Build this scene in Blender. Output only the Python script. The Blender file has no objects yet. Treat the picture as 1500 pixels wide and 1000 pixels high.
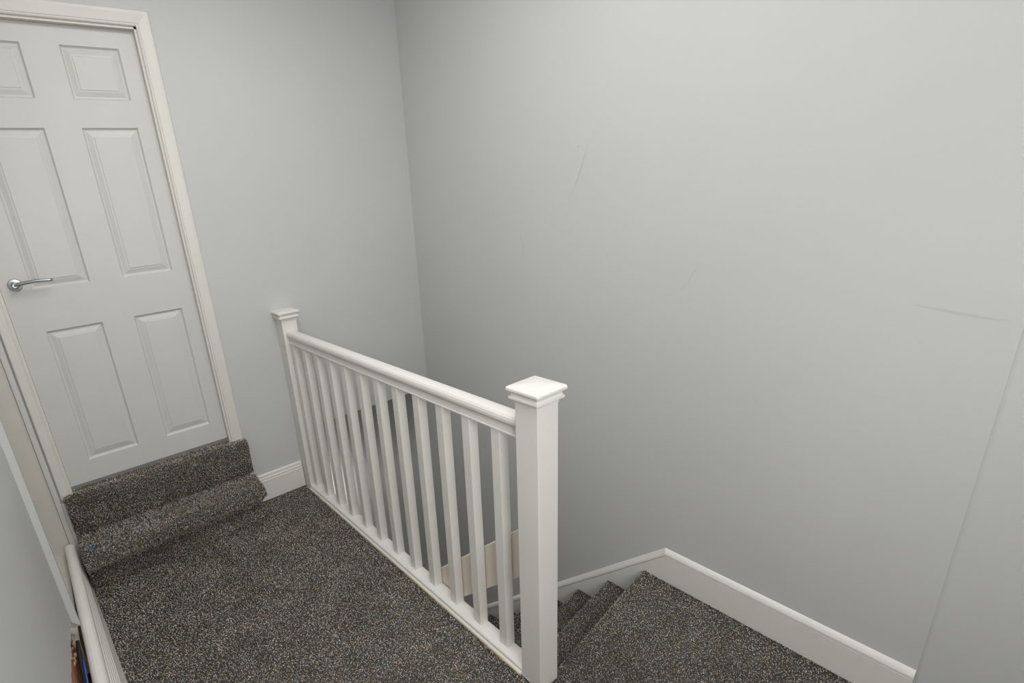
import bpy, bmesh, math, random
import numpy as np
from mathutils import Vector, Matrix, noise
random.seed(7)
rng = np.random.default_rng(7)
C = bpy.context.scene.collection
sc = bpy.context.scene

# ------------------------------------------------------------------ camera
YAW, PITCH, ROLL = 0.6185877, -0.3466727, -0.0858296
ca, sa, cb, sb = math.cos(YAW), math.sin(YAW), math.cos(PITCH), math.sin(PITCH)
fw = Vector((sa*cb, ca*cb, sb)); r0 = Vector((ca, -sa, 0)); u0 = r0.cross(fw)
cc, ss = math.cos(ROLL), math.sin(ROLL)
rt = cc*r0 + ss*u0; up = -ss*r0 + cc*u0
cam_d = bpy.data.cameras.new('camera')
cam = bpy.data.objects.new('camera', cam_d); C.objects.link(cam)
m = Matrix((rt, up, -fw)).transposed().to_4x4()
m.translation = Vector((-1.06837, -2.87625, 1.64941))
cam.matrix_world = m
cam_d.sensor_width = 36; cam_d.lens = 768.07/1500*36
cam_d.shift_x = (750-628.36)/1500; cam_d.shift_y = (564.33-500)/1500
cam_d.clip_start = 0.02
sc.camera = cam

# ------------------------------------------------------------------ world, lights, exposure
w = bpy.data.worlds.new('world'); sc.world = w; w.use_nodes = True
w.node_tree.nodes['Background'].inputs[0].default_value = (1, 1, 1, 1)
w.node_tree.nodes['Background'].inputs[1].default_value = 0.05
def area(name, loc, size, power, col, aim=None):
    d = bpy.data.lights.new(name, 'AREA'); d.shape = 'DISK'; d.size = size
    d.energy = power; d.color = col
    o = bpy.data.objects.new(name, d); C.objects.link(o); o.location = loc
    if aim is not None:
        o.rotation_euler = (Vector(aim)-Vector(loc)).to_track_quat('-Z', 'Y').to_euler()
    return o
area('ceiling_lamp', (-0.35, -1.55, 2.93), 1.4, 21.5, (0.985, 0.985, 0.975))
area('soft_fill_behind', (-0.72, -3.6, 1.7), 1.15, 29, (0.985, 0.985, 0.98), aim=(0.1, -1.0, 0.4))  # soft fill added behind the camera, standing for bounced flash
area('stairwell_fill', (0.5, 2.35, -1.5), 0.6, 5, (1, 0.98, 0.95), aim=(0.5, 0, -0.9))  # unseen fill added low in the stairwell to brighten its walls
sc.view_settings.view_transform = 'Standard'; sc.view_settings.look = 'None'
sc.view_settings.gamma = 1; sc.view_settings.use_curve_mapping = False
sc.view_settings.exposure = 0.45

# ------------------------------------------------------------------ materials
def mat(name, col, rough=0.5, mottling=0.03, mscale=3.0, bump=0.0, bscale=60, metal=0, grime=None):
    M = bpy.data.materials.new(name); M.use_nodes = True
    N, L = M.node_tree.nodes, M.node_tree.links
    b = N['Principled BSDF']; b.inputs['Roughness'].default_value = rough; b.inputs['Metallic'].default_value = metal
    tc = N.new('ShaderNodeTexCoord')
    n = N.new('ShaderNodeTexNoise'); n.inputs['Scale'].default_value = mscale; n.inputs['Detail'].default_value = 5
    L.new(tc.outputs['Object'], n.inputs['Vector'])
    rp = N.new('ShaderNodeValToRGB'); rp.color_ramp.elements[0].position = .3; rp.color_ramp.elements[1].position = .7
    a = 1-mottling; z = 1+mottling
    rp.color_ramp.elements[0].color = (col[0]*a, col[1]*a, col[2]*a, 1)
    rp.color_ramp.elements[1].color = (min(1, col[0]*z), min(1, col[1]*z), min(1, col[2]*z), 1)
    L.new(n.outputs['Fac'], rp.inputs['Fac'])
    out = rp.outputs['Color']
    if grime:
        n2 = N.new('ShaderNodeTexNoise'); n2.inputs['Scale'].default_value = grime[2]; n2.inputs['Detail'].default_value = 8
        n2.inputs['Roughness'].default_value = .7
        L.new(tc.outputs['Object'], n2.inputs['Vector'])
        mr = N.new('ShaderNodeMapRange'); mr.inputs[1].default_value = grime[1]; mr.inputs[2].default_value = grime[1]+.12
        L.new(n2.outputs['Fac'], mr.inputs[0])
        mx = N.new('ShaderNodeMix'); mx.data_type = 'RGBA'
        L.new(mr.outputs[0], mx.inputs[0]); L.new(out, mx.inputs[6]); mx.inputs[7].default_value = (*grime[0], 1)
        out = mx.outputs[2]
    L.new(out, b.inputs['Base Color'])
    if bump:
        n3 = N.new('ShaderNodeTexNoise'); n3.inputs['Scale'].default_value = bscale; n3.inputs['Detail'].default_value = 4
        L.new(tc.outputs['Object'], n3.inputs['Vector'])
        bp = N.new('ShaderNodeBump'); bp.inputs['Strength'].default_value = bump; bp.inputs['Distance'].default_value = .003
        L.new(n3.outputs['Fac'], bp.inputs['Height']); L.new(bp.outputs['Normal'], b.inputs['Normal'])
    return M
PAINT = mat('grey_wall_paint', (0.545, 0.548, 0.538), 0.55, 0.02, 1.6, 0.12, 90)
SCUFF = mat('scuff_mark', (0.43, 0.43, 0.42), 0.6, 0.05)
SMEAR = mat('faint_smear', (0.495, 0.50, 0.485), 0.6, 0.05)
CEIL = mat('white_ceiling_paint', (0.8, 0.8, 0.79), 0.8, 0.01, 2)
WHITE = mat('white_gloss_paint', (0.74, 0.725, 0.685), 0.35, 0.02, 8, 0.10, 130, grime=((0.70, 0.62, 0.51), 0.62, 5))
DOORW = mat('white_door_paint', (0.60, 0.59, 0.562), 0.42, 0.015, 6, 0.10, 160)
FRAMEW = mat('ivory_frame_paint', (0.68, 0.655, 0.61), 0.4, 0.02, 8, 0.1, 130)
CREAM = mat('cream_painted_board', (0.72, 0.655, 0.56), 0.45, 0.04, 9, 0.1, 90)
BEIGE = mat('beige_panel_paint', (0.60, 0.57, 0.51), 0.5, 0.03, 6)
CHROME = mat('satin_chrome', (0.42, 0.43, 0.44), 0.33, 0.02, 20, metal=1)
DARK = mat('dark_gap', (0.05, 0.045, 0.04), 0.9)
STRIP = mat('grey_threshold_strip', (0.22, 0.22, 0.21), 0.5)
CAULK = mat('raw_trim_edge', (0.50, 0.43, 0.30), 0.8, 0.2, 60)
BLACKC = mat('black_cable_sheath', (0.015, 0.016, 0.02), 0.45)
BLUEC = mat('blue_cable_sheath', (0.02, 0.12, 0.45), 0.4)
PLASTER = mat('broken_plaster', (0.36, 0.22, 0.13), 0.9, 0.35, 40, 0.8, 120)
BLUEBIT = mat('blue_paint_fleck', (0.03, 0.16, 0.5), 0.6)

def brick_mat():
    M = bpy.data.materials.new('orange_brick'); M.use_nodes = True
    N, L = M.node_tree.nodes, M.node_tree.links; b = N['Principled BSDF']; b.inputs['Roughness'].default_value = .9
    tc = N.new('ShaderNodeTexCoord'); sx = N.new('ShaderNodeSeparateXYZ'); cx = N.new('ShaderNodeCombineXYZ')
    L.new(tc.outputs['Object'], sx.inputs[0]); L.new(sx.outputs['Y'], cx.inputs[0]); L.new(sx.outputs['Z'], cx.inputs[1])
    br = N.new('ShaderNodeTexBrick'); L.new(cx.outputs[0], br.inputs['Vector'])
    br.inputs['Color1'].default_value = (.48, .17, .07, 1); br.inputs['Color2'].default_value = (.38, .13, .06, 1)
    br.inputs['Mortar'].default_value = (.34, .27, .2, 1); br.inputs['Scale'].default_value = 1
    br.inputs['Brick Width'].default_value = .225; br.inputs['Row Height'].default_value = .075; br.inputs['Mortar Size'].default_value = .006
    L.new(br.outputs['Color'], b.inputs['Base Color']); return M
BRICK = brick_mat()

def carpet_mat():
    M = bpy.data.materials.new('grey_brown_twist_carpet'); M.use_nodes = True
    N, L = M.node_tree.nodes, M.node_tree.links; b = N['Principled BSDF']
    b.inputs['Roughness'].default_value = .95; b.inputs['Specular IOR Level'].default_value = .1
    at = N.new('ShaderNodeAttribute'); at.attribute_name = 'yarn'
    rp = N.new('ShaderNodeValToRGB'); e = rp.color_ramp.elements
    e[0].position = 0; e[0].color = (.028, .026, .024, 1)
    e[1].position = 1; e[1].color = (.70, .64, .55, 1)
    for p, c in ((.22, (.085, .077, .068)), (.45, (.23, .207, .178)), (.7, (.40, .355, .295)), (.88, (.56, .50, .42))):
        x = e.new(p); x.color = (*c, 1)
    L.new(at.outputs['Fac'], rp.inputs['Fac'])
    tc = N.new('ShaderNodeTexCoord'); n = N.new('ShaderNodeTexNoise'); n.inputs['Scale'].default_value = 7; n.inputs['Detail'].default_value = 3
    L.new(tc.outputs['Object'], n.inputs['Vector'])
    mr = N.new('ShaderNodeMapRange'); mr.inputs[1].default_value = .3; mr.inputs[2].default_value = .7
    mr.inputs[3].default_value = .98; mr.inputs[4].default_value = 1.38
    L.new(n.outputs['Fac'], mr.inputs[0])
    hs = N.new('ShaderNodeHueSaturation'); L.new(rp.outputs['Color'], hs.inputs['Color']); L.new(mr.outputs[0], hs.inputs['Value'])
    n2 = N.new('ShaderNodeTexNoise'); n2.inputs['Scale'].default_value = 26; n2.inputs['Detail'].default_value = 2
    L.new(tc.outputs['Object'], n2.inputs['Vector'])
    m2 = N.new('ShaderNodeMapRange'); m2.inputs[1].default_value = .35; m2.inputs[2].default_value = .65
    m2.inputs[3].default_value = .45; m2.inputs[4].default_value = 1.35
    L.new(n2.outputs['Fac'], m2.inputs[0]); L.new(m2.outputs[0], hs.inputs['Saturation'])
    L.new(hs.outputs['Color'], b.inputs['Base Color'])
    return M
CARPET = carpet_mat()

# ------------------------------------------------------------------ helpers
def obj(name, bm, mats, parent=None, smooth=False):
    me = bpy.data.meshes.new(name); bmesh.ops.recalc_face_normals(bm, faces=bm.faces); bm.to_mesh(me); bm.free()
    if not isinstance(mats, (list, tuple)): mats = [mats]
    for x in mats: me.materials.append(x)
    o = bpy.data.objects.new(name, me); C.objects.link(o)
    if parent is not None: o.parent = parent
    if smooth:
        for p in me.polygons: p.use_smooth = True
    return o
def struct(o, **k):
    o['kind'] = 'structure'
    for a, b in k.items(): o[a] = b
    return o
def empty(name, loc, label, cat, group=None):
    o = bpy.data.objects.new(name, None); C.objects.link(o); o.location = loc; o.empty_display_size = .1
    o['label'] = label; o['category'] = cat
    if group: o['group'] = group
    return o
def box(bm, x0, x1, y0, y1, z0, z1, mi=0, bev=0, seg=2):
    vs = [bm.verts.new(p) for p in ((x0,y0,z0),(x1,y0,z0),(x1,y1,z0),(x0,y1,z0),(x0,y0,z1),(x1,y0,z1),(x1,y1,z1),(x0,y1,z1))]
    fs = [bm.faces.new([vs[i] for i in q]) for q in ((3,2,1,0),(4,5,6,7),(0,1,5,4),(1,2,6,5),(2,3,7,6),(3,0,4,7))]
    for f in fs: f.material_index = mi
    if bev:
        es = {e for f in fs for e in f.edges}
        bmesh.ops.bevel(bm, geom=list(es), offset=bev, segments=seg, affect='EDGES', profile=.5)
def prism(bm, prof, fA, fB, mi=0):
    """closed profile, two placing functions for the ends"""
    a = [bm.verts.new(fA(*p)) for p in prof]; b = [bm.verts.new(fB(*p)) for p in prof]; n = len(prof)
    for i in range(n):
        f = bm.faces.new((a[i], a[(i+1)%n], b[(i+1)%n], b[i])); f.material_index = mi
    bm.faces.new(a).material_index = mi; bm.faces.new(b[::-1]).material_index = mi
def loft(bm, prof, stations, mi=0):
    """closed profile carried through placing functions"""
    rings = [[bm.verts.new(f(*p)) for p in prof] for f in stations]; n = len(prof)
    for a, b in zip(rings, rings[1:]):
        for i in range(n): bm.faces.new((a[i], a[(i+1)%n], b[(i+1)%n], b[i])).material_index = mi
    bm.faces.new(rings[0]).material_index = mi; bm.faces.new(rings[-1][::-1]).material_index = mi
def sqlathe(bm, rows, cx, cy, bev=0, sy=1.0):
    """stack of squares (half-size, z)"""
    prev = None
    first = None
    for h, z in rows:
        c = min(.004, h*.2)
        hx, hy = h, h*sy
        ring = [bm.verts.new((cx+x, cy+y, z)) for x, y in ((-hx+c,-hy),(hx-c,-hy),(hx,-hy+c),(hx,hy-c),(hx-c,hy),(-hx+c,hy),(-hx,hy-c),(-hx,-hy+c))]
        if prev:
            for i in range(8): bm.faces.new((prev[i], prev[(i+1)%8], ring[(i+1)%8], ring[i]))
        else: first = ring
        prev = ring
    bm.faces.new(first[::-1]); bm.faces.new(prev)
def tube(bm, pts, rad, n=10, mi=0):
    pts = [Vector(p) for p in pts]; rings = []
    for i, p in enumerate(pts):
        t = (pts[min(i+1, len(pts)-1)]-pts[max(i-1, 0)]).normalized()
        a = t.cross(Vector((0, 0, 1)) if abs(t.z) < .9 else Vector((1, 0, 0))).normalized(); b = t.cross(a)
        r = rad[i] if isinstance(rad, (list, tuple)) else rad
        rings.append([bm.verts.new(p + r*(math.cos(2*math.pi*k/n)*a+math.sin(2*math.pi*k/n)*b)) for k in range(n)])
    for a, b in zip(rings, rings[1:]):
        for k in range(n): bm.faces.new((a[k], a[(k+1)%n], b[(k+1)%n], b[k])).material_index = mi
    bm.faces.new(rings[0][::-1]).material_index = mi; bm.faces.new(rings[-1]).material_index = mi

# ---- carpet: a solid core plus twisted yarn tufts standing on its face, one mesh
def carpet(name, core, path, b0, b1, place, parent=None, pitch=.0050, length=.009, flat=1.0, width=.0021):
    """core: closed profile (a,z); path: exposed polyline (a,z), outward to the left-hand normal; place(a,b,z)->xyz, b runs b0..b1"""
    V, F, Y = [], [], []
    n = len(core); S = 12
    for q in range(S+1):
        b = b0+(b1-b0)*q/S
        for a, z in core: V.append(place(a, b, z)); Y.append(.12)
    for q in range(S):
        for i in range(n): F.append((q*n+i, q*n+(i+1) % n, (q+1)*n+(i+1) % n, (q+1)*n+i))
    F.append(tuple(range(n))[::-1]); F.append(tuple(range(S*n, (S+1)*n)))
    nb = len(V)
    P, Nn = [], []
    for (a0, z0), (a1, z1) in zip(path, path[1:]):
        L = math.hypot(a1-a0, z1-z0); k = max(1, int(round(L/pitch))); nx, nz = -(z1-z0)/L, (a1-a0)/L
        for i in range(k):
            t = (i+.5)/k; P.append((a0+(a1-a0)*t, z0+(z1-z0)*t)); Nn.append((nx, nz))
    P = np.array(P); Nn = np.array(Nn)
    nbk = int((b1-b0)/pitch)
    A = np.repeat(P[:, 0], nbk); Z = np.repeat(P[:, 1], nbk); NA = np.repeat(Nn[:, 0], nbk); NZ = np.repeat(Nn[:, 1], nbk)
    B = np.tile(b0+(np.arange(nbk)+.5)*(b1-b0)/nbk, len(P)); K = len(A)
    # jitter along surface
    j1 = rng.normal(0, pitch*.38, K); B = np.clip(B+rng.normal(0, pitch*.38, K), b0, b1)
    A = A+j1*NZ; Z = Z-j1*NA
    ln = length*rng.uniform(.65, 1.15, K); lean = rng.normal(0, .42, (K, 2))
    dirA = NA+lean[:, 0]*NZ; dirZ = NZ-lean[:, 0]*NA; dirB = lean[:, 1]
    q = np.sqrt(dirA**2+dirZ**2+dirB**2); dirA /= q; dirZ /= q; dirB /= q
    ph = rng.uniform(0, 2*np.pi, K); yarn = np.clip(rng.beta(1.5, 1.5, K), 0, 1)
    verts = np.zeros((K, 7, 3))
    for s, (h, r, tw) in enumerate(((-.15, 1.0, 0), (.75, 1.05, .9))):
        for k3 in range(3):
            an = ph+k3*2*np.pi/3+tw; rr = width*r
            u = np.cos(an)*rr; v = np.sin(an)*rr
            verts[:, s*3+k3, 0] = A+dirA*ln*h+u*NZ
            verts[:, s*3+k3, 1] = B+dirB*ln*h+v
            verts[:, s*3+k3, 2] = Z+dirZ*ln*h-u*NA
    verts[:, 6, 0] = A+dirA*ln; verts[:, 6, 1] = B+dirB*ln; verts[:, 6, 2] = Z+dirZ*ln
    vv = verts.reshape(-1, 3)
    pl = place(vv[:, 0], vv[:, 1], vv[:, 2]); vv = np.stack([np.broadcast_to(x, len(vv)) for x in pl], 1)
    tri = np.array([(0,1,4),(0,4,3),(1,2,5),(1,5,4),(2,0,3),(2,3,5),(3,4,6),(4,5,6),(5,3,6)])
    T = (np.arange(K)[:, None, None]*7+tri[None]+nb).reshape(-1, 3)
    me = bpy.data.meshes.new(name)
    allv = np.concatenate([np.array(V, float), vv]); me.vertices.add(len(allv)); me.vertices.foreach_set('co', allv.ravel())
    loops = [i for f in F for i in f]; sizes = [len(f) for f in F]
    loops = np.concatenate([np.array(loops), T.ravel()]).astype(np.int32)
    sizes = np.concatenate([np.array(sizes), np.full(len(T), 3)]).astype(np.int32)
    starts = np.concatenate([[0], np.cumsum(sizes)[:-1]]).astype(np.int32)
    me.loops.add(len(loops)); me.loops.foreach_set('vertex_index', loops)
    me.polygons.add(len(sizes)); me.polygons.foreach_set('loop_start', starts)
    me.update(calc_edges=True)
    at = me.attributes.new('yarn', 'FLOAT', 'POINT')
    vals = np.concatenate([np.array(Y), np.repeat(yarn, 7)]).astype(np.float32); at.data.foreach_set('value', vals)
    me.materials.append(CARPET)
    o = bpy.data.objects.new(name, me); C.objects.link(o)
    if parent is not None: o.parent = parent
    return o

# ------------------------------------------------------------------ dimensions (metres)
W = 0.9665          # right wall
DL, DR, DZ0, DZ1 = -1.194, -0.432, 0.45, 2.431   # door leaf
CE = 3.0
RISE, GO = 0.1828, 0.1935
NOSE0 = -1.727; SKEW = 0.13
YB = -3.7
def nose_y(k): return NOSE0+(k-1)*GO
def nose_z(k): return -RISE*k+.010
def place_x(a, b, z): return (b, a, z)                                   # profile in y,z extruded along x
def place_skew(a, b, z): return (b, a+SKEW*(b-W)*np.clip((a+2.6)/0.7, 0, 1) if isinstance(a, np.ndarray) else a+SKEW*(b-W)*min(1, max(0, (a+2.6)/.7)), z)

# ------------------------------------------------------------------ walls
bm = bmesh.new()   # wall with the door
TW = 0.12
box(bm, DR+.012, W+.0, 0, TW, .365, CE)                     # right of the door
box(bm, DR+.012, 0.02, 0, TW, -.25, .365)
box(bm, DL-.012, DR+.012, 0, TW, DZ1+.014, CE)
box(bm, DL-.012, DR+.012, 0.0, TW, -.25, DZ0-.02)
box(bm, -1.40, DL-.012, 0, TW, -.25, CE)
wd = struct(obj('wall_back', bm, PAINT), label='pale grey wall around the white panelled door')

bm = bmesh.new()   # right wall, with an outer corner near the camera and a few scuffs
pr = [(W, 2.4), (W, -2.726), (W+.003, -2.729), (W+.006, -2.735), (W+.016, -2.80), (W+.040, -3.1), (W+.040, YB), (1.2, YB), (1.2, 2.4)]
prism(bm, pr, lambda x, y: (x, y, -2.7), lambda x, y: (x, y, CE))
def scuff(pts, wd0, mi=1):
    n = len(pts); a, b = [], []
    for i, (y, z) in enumerate(pts):
        y2, z2 = pts[min(i+1, n-1)]; y1, z1 = pts[max(i-1, 0)]
        L = math.hypot(y2-y1, z2-z1); t = math.sin(math.pi*(i+.25)/(n-.5)); ww = wd0*.5*max(.15, t)
        ny, nz = -(z2-z1)/L*ww, (y2-y1)/L*ww
        a.append(bm.verts.new((W-.0004, y+ny, z+nz))); b.append(bm.verts.new((W-.0004, y-ny, z-nz)))
    for i in range(n-1): bm.faces.new((a[i], a[i+1], b[i+1], b[i])).material_index = mi
scuff([(-1.335, 1.80), (-1.318, 1.745), (-1.295, 1.69), (-1.268, 1.63), (-1.235, 1.586)], .0022)
scuff([(-1.862, 1.307), (-1.842, 1.292), (-1.828, 1.265), (-1.822, 1.235)], .0018)
scuff([(-1.812, 1.245), (-1.803, 1.222), (-1.79, 1.205)], .0025)
scuff([(-2.10, .845), (-2.112, .832), (-2.122, .825)], .0018)
scuff([(-2.50, 1.233), (-2.56, 1.225), (-2.60, 1.219), (-2.65, 1.213), (-2.70, 1.212)], .010, 2)
scuff([(-1.29, 1.80), (-1.287, 1.797), (-1.284, 1.794)], .005)
scuff([(-.93, 1.42), (-.95, 1.36), (-.955, 1.28)], .0022)
wr = struct(obj('wall_right', bm, [PAINT, SCUFF, SMEAR]), label='tall grey stairwell wall with faint scuff marks')

def rag(y): return .245+.115*max(0, (-y-.735)/.46)+.035*noise.noise(Vector((y*9, 1, 2)))+.02*noise.noise(Vector((y*31, 4, 2)))
bm = bmesh.new()   # left wall: plaster with a splayed outer corner and a ragged lower edge
ys = [-.735]+[-.735-.02*i for i in range(1, 65)]+[-2.05, YB]
top, bot = [], []
for th in (0, .030):
    for i, y in enumerate(ys):
        pass
front = [(-1.362, -.70), (-1.280, -.70), (-1.280, -.722)]+[(-1.30, y) for y in ys]
a = [bm.verts.new((x, y, CE)) for x, y in front]
b = []
for x, y in front:
    z = (.202 if y > -.73 else (rag(y) if y > -2.0 else .3))
    b.append(bm.verts.new((x, y, z)))
c = [bm.verts.new((x-.020, y, v.co.z-.002)) for (x, y), v in zip(front, b)]
for i in range(len(front)-1):
    bm.faces.new((a[i], a[i+1], b[i+1], b[i])); f = bm.faces.new((b[i], b[i+1], c[i+1], c[i])); f.material_index = 1 if i > 2 else 0
box(bm, -1.45, -1.362, -.5, 0.0, -.1, CE)
box(bm, -1.45, -1.362, -.735, -.5, -.1, CE)
wl = struct(obj('wall_left', bm, [PAINT, PLASTER]), label='grey plaster wall broken away at its foot')
bm = bmesh.new(); box(bm, -1.45, -1.318, YB, -.737, -.05, CE-.02)
o = obj('brickwork', bm, BRICK, wl); o['label'] = 'bare orange brick exposed below the plaster'
# beige flush panel and batten beside the door (on the door wall)
bm = bmesh.new(); box(bm, -1.362, -1.274, -.012, -.0005, 0, 2.9, 0, .002)
struct(obj('trim_1', bm, BEIGE), label='beige strip of panelling left of the door')
bm = bmesh.new(); box(bm, -1.45, -1.299, -.74, -.0125, -.02, .14); struct(obj('trim_3', bm, BEIGE), label='beige boxing low behind the end of the left skirting')
bm = bmesh.new(); box(bm, -1.273, -1.2505, -.022, -.0005, 0, 2.9, 0, .003); box(bm, -1.2500, -1.236, -.024, -.0005, 0, DZ0-.045, 0, .002)
struct(obj('trim_2', bm, DOORW), label='white vertical batten left of the door architrave')

bm = bmesh.new(); box(bm, -1.45, 1.2, YB-.1, YB, -2.7, CE)
struct(obj('wall_front', bm, PAINT))
bm = bmesh.new(); box(bm, -1.45, 1.2, YB-.1, 2.5, CE, CE+.1)
struct(obj('ceiling', bm, CEIL))
bm = bmesh.new()   # stairwell: inner wall below the landing, soffit, end wall, lower floor
box(bm, -.10, 0.0, -1.80, 2.4, -2.7, -.25)
box(bm, -.10, 0.0, .12, 2.4, -.25, .36)
struct(obj('wall_stairwell_inner', bm, PAINT))
bm = bmesh.new(); box(bm, -.1, W, TW, 2.4, .365, .46); struct(obj('trim_stairwell_soffit', bm, PAINT))
bm = bmesh.new(); box(bm, -.1, 1.2, 2.4, 2.5, -2.7, .5); struct(obj('wall_stairwell_end', bm, PAINT))
bm = bmesh.new(); box(bm, 0, W, YB, 2.4, -2.75, -2.62); struct(obj('floor_hall_below', bm, CEIL))

# ------------------------------------------------------------------ floor of the landing
bm = bmesh.new(); box(bm, -1.45, -1.30, YB, 0, -.1, -.01); struct(obj('floor_edge_boards', bm, DARK))
fl = carpet('floor', [(YB, -.22), (YB, 0), (-.001, 0), (-.001, -.22)], [(-2.75, -.004), (-.004, -.004)], -1.30, -.047, place_x)
struct(fl, label='grey-brown twist pile carpet on the landing')
bm = bmesh.new(); box(bm, -.047, .0, -1.90, -.001, -.22, -.002); struct(obj('floor_edge', bm, WHITE))
fe = carpet('floor_landing_nosing', [(-.047, -.17), (-.047, 0), (.050, 0), (.062, -.012), (.050, -.035), (.035, -.04), (.035, -.17)],
            [(-.046, -.004), (.050, -.004), (.060, -.014), (.050, -.033), (.037, -.04), (.037, -.168)], YB+.01, -1.955,
            lambda a, b, z: (a, b, z), pitch=.0055)
struct(fe)

# ------------------------------------------------------------------ main staircase going down
st = empty('staircase', (W/2, NOSE0, -.2), 'grey-brown carpeted staircase going down beside the tall grey wall', 'staircase')
inv = Matrix.Translation(-st.location)
def shifted(f): return lambda a, b, z: tuple(v-o for v, o in zip(f(a, b, z), st.location))
x0s, x1s = .010, W-.0195
for k in range(1, 14):
    y, z = nose_y(k), nose_z(k); zb = nose_z(k+1)
    y0 = YB+.01 if k == 1 else nose_y(k-1)-.034
    core = [(y0, zb-.03), (y0, z), (y-.012, z), (y-.003, z-.004), (y, z-.013), (y-.004, z-.024), (y-.013, z-.032), (y-.028, zb+.006), (y-.030, zb-.03)]
    path = [(-2.85 if k == 1 else y0+.012, z-.004), (y-.012, z-.004), (y-.005, z-.008), (y-.003, z-.014), (y-.006, z-.024), (y-.016, z-.034), (y-.030, zb)]
    b0 = .064 if k == 1 else x0s
    if k == 1: b0 = .050
    o = carpet('step', core, path, b0 if k > 1 else .064, x1s, shifted(place_skew), st, pitch=.0052 if k < 4 else (.007 if k < 9 else .02),
               width=.0021 if k < 4 else .003)

# ------------------------------------------------------------------ steps up to the door
ds = empty('door_steps', (-.80, -.15, 0), 'two worn grey-brown carpeted steps rising to the white door', 'steps')
def dshift(f): return lambda a, b, z: tuple(v-o for v, o in zip(f(a, b, z), ds.location))
def wob(a, b, z):  # lower tread: slightly skewed and slumped carpet
    s = (b+1.232)/.887
    k = np.clip(-np.asarray(a)/.25, 0, 1); g = np.clip((np.asarray(z)-.03)/.10, 0, 1)
    r = np.asarray(a)+s*k*(-.035+.065*g)
    return (b, r if isinstance(a, np.ndarray) else float(r), z)
zt = .218
core = [(-.004, 0.001), (-.004, zt+.012), (-.06, zt+.004), (-.15, zt-.002), (-.225, zt-.012), (-.258, zt-.026), (-.270, zt-.046), (-.262, zt-.066), (-.240, zt-.078), (-.215, zt-.086), (-.192, .10), (-.192, .03), (-.204, .001)]
path = core[1:][::-1]
path = [(a-.0, z-.003) for a, z in path]
def flipn(p): return p
# outward normal must lie to the left of the path direction: run from the floor up and over
lower = carpet('step', core, [(a+.003 if z < zt-.05 else a, z) for a, z in path], -1.232, -.372, dshift(wob), ds, pitch=.0048, length=.010)
bm = bmesh.new(); bm.free()
core = [(-.003, zt+.015), (-.003, DZ0-.025), (-.02, DZ0-.016), (-.045, DZ0-.018), (-.060, DZ0-.028), (-.066, DZ0-.045), (-.060, .33), (-.056, zt+.05), (-.050, zt+.015)]
path = core[1:][::-1]
path = [(a+.003, z-.002) for a, z in path]
upper = carpet('step', core, path, -1.234, -.352, dshift(place_x), ds, pitch=.0048, length=.009)
core = [(-.003, DZ0-.02), (-.003, DZ0-.012), (.024, DZ0-.012), (.024, DZ0-.02)]
bm = bmesh.new(); box(bm, DL-.8*0-.0, DR, .026, .13, .42, DZ0+.0015); struct(obj('trim_threshold', bm, STRIP))
th = carpet('floor_threshold', core, [(-.02, DZ0-.016), (.022, DZ0-.014)], -1.19, -.436, place_x, None, pitch=.005, length=.007); struct(th)
# side return of the lower tread's carpet at its right-hand end (overhanging lip)
lip = carpet('tread_lip', [(-.262, zt-.062), (-.270, zt-.045), (-.258, zt-.024), (-.225, zt-.010), (-.15, zt), (-.07, zt+.004), (-.07, zt-.03), (-.15, zt-.045), (-.225, zt-.066)],
             [(-.262, zt-.062), (-.270, zt-.045), (-.258, zt-.024), (-.225, zt-.010), (-.15, zt), (-.07, zt+.002)], -.371, -.355, dshift(wob), ds, pitch=.0048)
bm = bmesh.new()
for (x, y, z, s) in ((-1.19, -.20, zt-.004+.008, .006), (-1.182, -.205, zt+.004, .004)):
    bmesh.ops.create_icosphere(bm, subdivisions=1, radius=s, matrix=Matrix.Translation((x+.8, y+.15, z)))
o = obj('paint_fleck', bm, BLUEBIT, ds); o['label'] = 'blue fleck on the left of the lower tread'

# ------------------------------------------------------------------ door
def door_leaf():
    bm = bmesh.new()
    xs = [DL+.0006, -1.088, -.863, -.728, -.505, DR-.0006]
    zs = [DZ0+.003, .563, 1.212, 1.400, 2.045, 2.155, 2.358, DZ1-.0008]
    y = .030
    g = [[bm.verts.new((x, y, z)) for z in zs] for x in xs]
    panels = {(i, j) for i in (1, 3) for j in (1, 3, 5)}
    for i in range(5):
        for j in range(7):
            if (i, j) not in panels:
                bm.faces.new((g[i][j], g[i+1][j], g[i+1][j+1], g[i][j+1]))
                continue
            xa, xb, za, zb = xs[i], xs[i+1], zs[j], zs[j+1]
            prev = [g[i][j], g[i+1][j], g[i+1][j+1], g[i][j+1]]
            for ins, dy in ((.003, .005), (.007, .0095), (.012, .0105), (.030, .0045), (.0375, .0035), (.039, .0015)):
                ring = [bm.verts.new(p) for p in ((xa+ins, y+dy, za+ins), (xb-ins, y+dy, za+ins), (xb-ins, y+dy, zb-ins), (xa+ins, y+dy, zb-ins))]
                for q in range(4): bm.faces.new((prev[q], prev[(q+1)%4], ring[(q+1)%4], ring[q]))
                prev = ring
            bm.faces.new(prev)
    # edges and back
    x0, x1, z0, z1, yb = xs[0], xs[-1], zs[0], zs[-1], y+.035
    bk = [bm.verts.new(p) for p in ((x0, yb, z0), (x1, yb, z0), (x1, yb, z1), (x0, yb, z1))]
    bm.faces.new(bk)
    bm.faces.new([g[i][0] for i in range(6)]+[bk[1], bk[0]]); bm.faces.new([g[i][7] for i in range(6)]+[bk[2], bk[3]])
    bm.faces.new([g[0][j] for j in range(8)]+[bk[3], bk[0]]); bm.faces.new([g[5][j] for j in range(8)]+[bk[2], bk[1]])
    return bm
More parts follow.
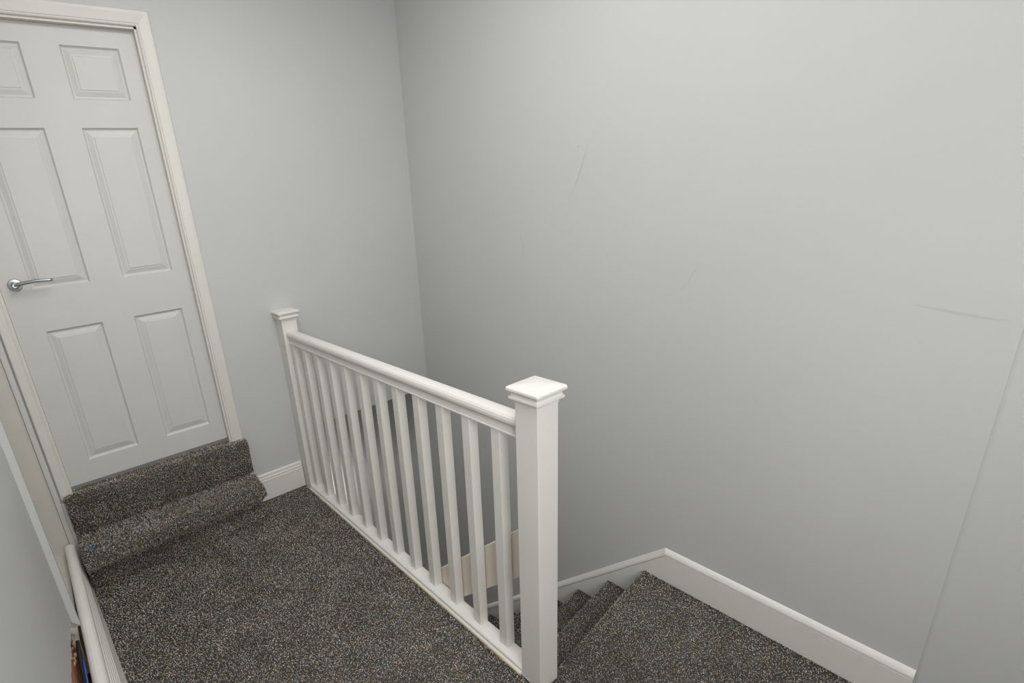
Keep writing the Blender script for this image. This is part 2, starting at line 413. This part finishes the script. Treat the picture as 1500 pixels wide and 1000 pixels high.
door = struct(obj('door_1', door_leaf(), DOORW), label='white six panel door with a chrome lever handle')
# handle
bm = bmesh.new()
hx, hz = -1.139, 1.430
def disc(bm, rows, cx, cz, n=36):
    prev = None
    for r, y in rows:
        ring = [bm.verts.new((cx+r*math.cos(2*math.pi*k/n), y, cz+r*math.sin(2*math.pi*k/n))) for k in range(n)]
        if prev:
            for k in range(n): bm.faces.new((prev[k], prev[(k+1)%n], ring[(k+1)%n], ring[k]))
        else: bm.faces.new(ring)
        prev = ring
    bm.faces.new(prev[::-1])
disc(bm, [(.0265, .0295), (.0265, .024), (.024, .0205), (.016, .0195), (.0155, .018), (.011, .0165), (.0105, -.010), (.0085, -.016)], hx, hz)
hd = obj('door_handle', bm, CHROME, door, smooth=False)
bm = bmesh.new()
pts = [(hx, -.008, hz)]+[(hx+.012+.124*t, -.012-.010*math.sin(t*1.6), hz+.004+.008*math.sin(t*2.4)-.004*t) for t in [i/10 for i in range(11)]]
tube(bm, pts, [.009, .0085]+[.0075-.0018*t/9 for t in range(10)], 12)
lv = obj('lever', bm, CHROME, hd, smooth=True)
# frame: jamb lining, stop and architrave
bm = bmesh.new()
for x0, x1 in ((DL-.012, DL), (DR, DR+.012)): box(bm, x0, x1, -.001, TW, DZ0-.02, DZ1+.012)
box(bm, DL-.012, DR+.012, -.001, TW, DZ1, DZ1+.014)
o = obj('trim_door_lining', bm, FRAMEW); struct(o)
arch = [(0, 0), (0, .011), (.004, .0135), (.009, .0125), (.011, .0150), (.046, .0185), (.056, .018), (.062, .012), (.064, 0)]
def architrave():
    bm = bmesh.new(); xr, xl, zt_ = DR+.0095, DL-.0095, DZ1+.0095
    # right leg + head + left leg (left leg cut narrow against the batten)
    loft(bm, arch, [lambda u, v: (xr+u, -v, DZ0-.02), lambda u, v: (xr+u, -v, zt_+u), lambda u, v: (xl-u*.68, -v, zt_+u), lambda u, v: (xl-u*.68, -v, DZ0-.03)])
    return bm
struct(obj('trim_door_architrave', architrave(), FRAMEW), label='white moulded architrave around the door')

# ------------------------------------------------------------------ skirting
sk2 = [(0, 0), (.015, 0), (.015, .120), (.0165, .123), (.0165, .127), (.011, .1285), (.010, .131), (.0125, .1345), (.0135, .141), (.0125, .145), (.008, .1465), (.0075, .149), (.0095, .153), (.0095, .161), (.007, .166), (.003, .1685), (0, .169)]
bm = bmesh.new()
prism(bm, sk2, lambda u, v: (-.352, -u, v), lambda u, v: (-.048, -u, v))
struct(obj('baseboard_back', bm, WHITE), label='short white ribbed skirting between the steps and far newel post')

# right wall: level piece over the quarter landing, then raking down with the flight
H = .200; ZT = .004
rk = [(0, 0), (.016, 0), (.016, .160), (.0145, .1625), (.0145, .165), (.0185, .168), (.0185, .172), (.017, .178), (.012, .186), (.006, .192), (0, .196)]
bm = bmesh.new()
tp = RISE/GO
KY = -1.822
prof = rk
def lvl(y): return lambda u, v: (W-u, y, ZT-H+v)
# at the kink the mitre is shared
rake_k = math.sqrt(1+tp*tp)
def kink(u, v): return (W-u, KY+(H-v)*(-.42), ZT-H+v)
def rake(y):
    def f(u, v): return (W-u, y, ZT-(H-v)*rake_k*1.0-(y-KY)*tp)
    return f
def rakek(u, v):
    d = H-v
    yk = KY-d*.40
    return (W-u, yk, ZT-d)
loft(bm, prof, [lvl(-2.726), rakek, rake(-.6), rake(.6), rake(.62)])
struct(obj('baseboard_right', bm, WHITE), label='white skirting running level then raking down beside the stairs')

# left skirting: thick rounded top, ribbed face, leaning off the wall
lsk = [(-.040, 0), (0, 0), (0, .075)]
h = .075
for i in range(5):
    lsk += [(-.006, h+.003), (-.006, h+.007), (.0, h+.010), (.0, h+.019)]; h += .019
lsk += [(-.006, .175)]
for i in range(0, 10): 
    an = -math.pi*.12+math.pi*1.12*i/9; lsk.append((-.020+.0225*math.cos(an), .180+.0195*math.sin(an)))
lsk += [(-.040, .165)]
def bx_(y): return -1.245+(-.05-y)*.0605
def tx_(y): return -1.257+(-.05-y)*.019
def lst(y):
    def f(u, v):
        t = v/.2; return (bx_(y)*(1-t)+tx_(y)*t+u, y, v+.0)
    return f
bm = bmesh.new(); loft(bm, lsk, [lst(y) for y in (-.045, -.4, -.8, -1.2, -1.7)])
struct(obj('baseboard_left', bm, WHITE), label='loose white skirting with a rounded top standing off the broken wall')
# cables and rubble in the gap behind it
bm = bmesh.new(); pts = [(-1.3005+.0012*i, -.79-.06*i, .184+.004*math.sin(i*.7)) for i in range(14)]
tube(bm, pts, .0075, 10); o = obj('black_cable', bm, BLACKC, smooth=True)
o['label'] = 'black cable in the gap behind the left skirting'; o['category'] = 'cable'
bm = bmesh.new(); pts = [(-1.2882+.0012*i, -.93-.06*i, .203+.001*math.sin(i*.6+1)) for i in range(10)]
tube(bm, pts, .003, 8); o = obj('blue_cable', bm, BLUEC, smooth=True)
o['label'] = 'thin blue cable behind the rounded top of the left skirting'; o['category'] = 'cable'
bm = bmesh.new()
for i in range(12):
    y = -.735-.022*i+random.uniform(-.01, .01); r = random.uniform(.005, .011)
    mt = Matrix.Translation((-1.309+random.uniform(-.004, .004), y, .20+.1*max(0, (-y-.735))+random.uniform(-.02, .02))) @ Matrix.Diagonal((.6, 1.3, 1, 1))
    bmesh.ops.create_icosphere(bm, subdivisions=1, radius=r, matrix=mt)
o = obj('plaster_rubble', bm, PLASTER); o['label'] = 'crumbled brown plaster behind the left skirting'; o['category'] = 'rubble'; o['kind'] = 'stuff'

# ------------------------------------------------------------------ balustrade
ba = empty('balustrade', (0, -.95, 0), 'white landing balustrade with square balusters between two newel posts', 'balustrade')
oy = .95
def newel(y, yh, zlow, far=False):
    bm = bmesh.new()
    x0, x1 = -.0445, .0445
    box(bm, x0, x1, y-yh+oy, y+yh+oy, zlow, 1.071, 0, .003, 2)
    n = obj('newel_post', bm, WHITE, ba)
    bm = bmesh.new()
    rows = [(.047, 1.062), (.0475, 1.068), (.050, 1.071), (.056, 1.073), (.0590, 1.076), (.0590, 1.081), (.055, 1.083), (.0535, 1.087), (.0545, 1.094),
            (.060, 1.097), (.0632, 1.100), (.0642, 1.104), (.0635, 1.109), (.0600, 1.1125), (.0560, 1.1130), (.0555, 1.1122), (.0545, 1.1135), (.030, 1.118), (.004, 1.120)]
    if far:
        vmin = y+yh+oy
        sqlathe(bm, rows, 0, y+oy, sy=1)
        bmesh.ops.bisect_plane(bm, geom=bm.verts[:]+bm.edges[:]+bm.faces[:], plane_co=(0, vmin, 0), plane_no=(0, 1, 0), clear_outer=True)
    else: sqlathe(bm, rows, 0, y+oy)
    c = obj('newel_cap', bm, WHITE, n)
    return n
newel(-1.9055, .0445, -.30)
newel(-.045, .0445, 0.0, True)
# handrail
hp = [(-.020, .930), (.020, .930), (.0235, .932), (.0235, .936), (.0215, .938), (.0205, .945), (.0190, .953), (.0190, .960), (.021, .965), (.0265, .968), (.0295, .974), (.030, .982),
      (.028, .991), (.023, .998), (.014, 1.003), (0, 1.005)]
hp = [(u, v) for u, v in hp]
full = hp+[(-u, v) for u, v in hp[::-1][1:-2]]
full = [(u*1.0, v) for u, v in full]
bm = bmesh.new(); prism(bm, full, lambda u, v: (u, -1.862+oy, v), lambda u, v: (u, -.088+oy, v))
hr = obj('handrail', bm, WHITE, ba)
# base rail with a groove along its front
brp = [(-.052, 0.001), (-.052, .009), (-.0485, .011), (-.0485, .013), (-.046, .014), (-.046, .023), (-.043, .028), (.018, .028), (.020, .026), (.020, 0.001)]
bm = bmesh.new(); prism(bm, brp, lambda u, v: (u, -1.862+oy, v), lambda u, v: (u, -.088+oy, v))
br = obj('base_rail', bm, WHITE, ba)
bm = bmesh.new(); box(bm, -.0555, -.0505, -1.86+oy, -.05+oy, 0, .006)
obj('rail_edging', bm, CAULK, ba)['label'] = 'raw yellowish strip along the foot of the base rail'
for k in range(12):
    yc = -.135-.1478*k+.016
    bm = bmesh.new(); box(bm, -.020, .020, yc-.020+oy, yc+.020+oy, .027, .932, 0, .0015, 1)
    obj('baluster', bm, WHITE, ba)
# raking handrail board of the stairs, fixed to the back of the near newel post
bm = bmesh.new()
sl = .935
def rb(y):
    z = .615-(y+1.861)*sl
    return lambda u, v: (.0225+u, y, z+v)
hb = .200
pr = [(0, -hb), (.018, -hb), (.018, -.006), (.015, -.0015), (.009, 0), (.003, -.0015), (0, -.006)]
prism(bm, pr, rb(-1.8605), rb(-.45))
o = obj('stair_handrail', bm, CREAM)
o['label'] = 'cream raking handrail board running down from behind the near newel post'; o['category'] = 'handrail'
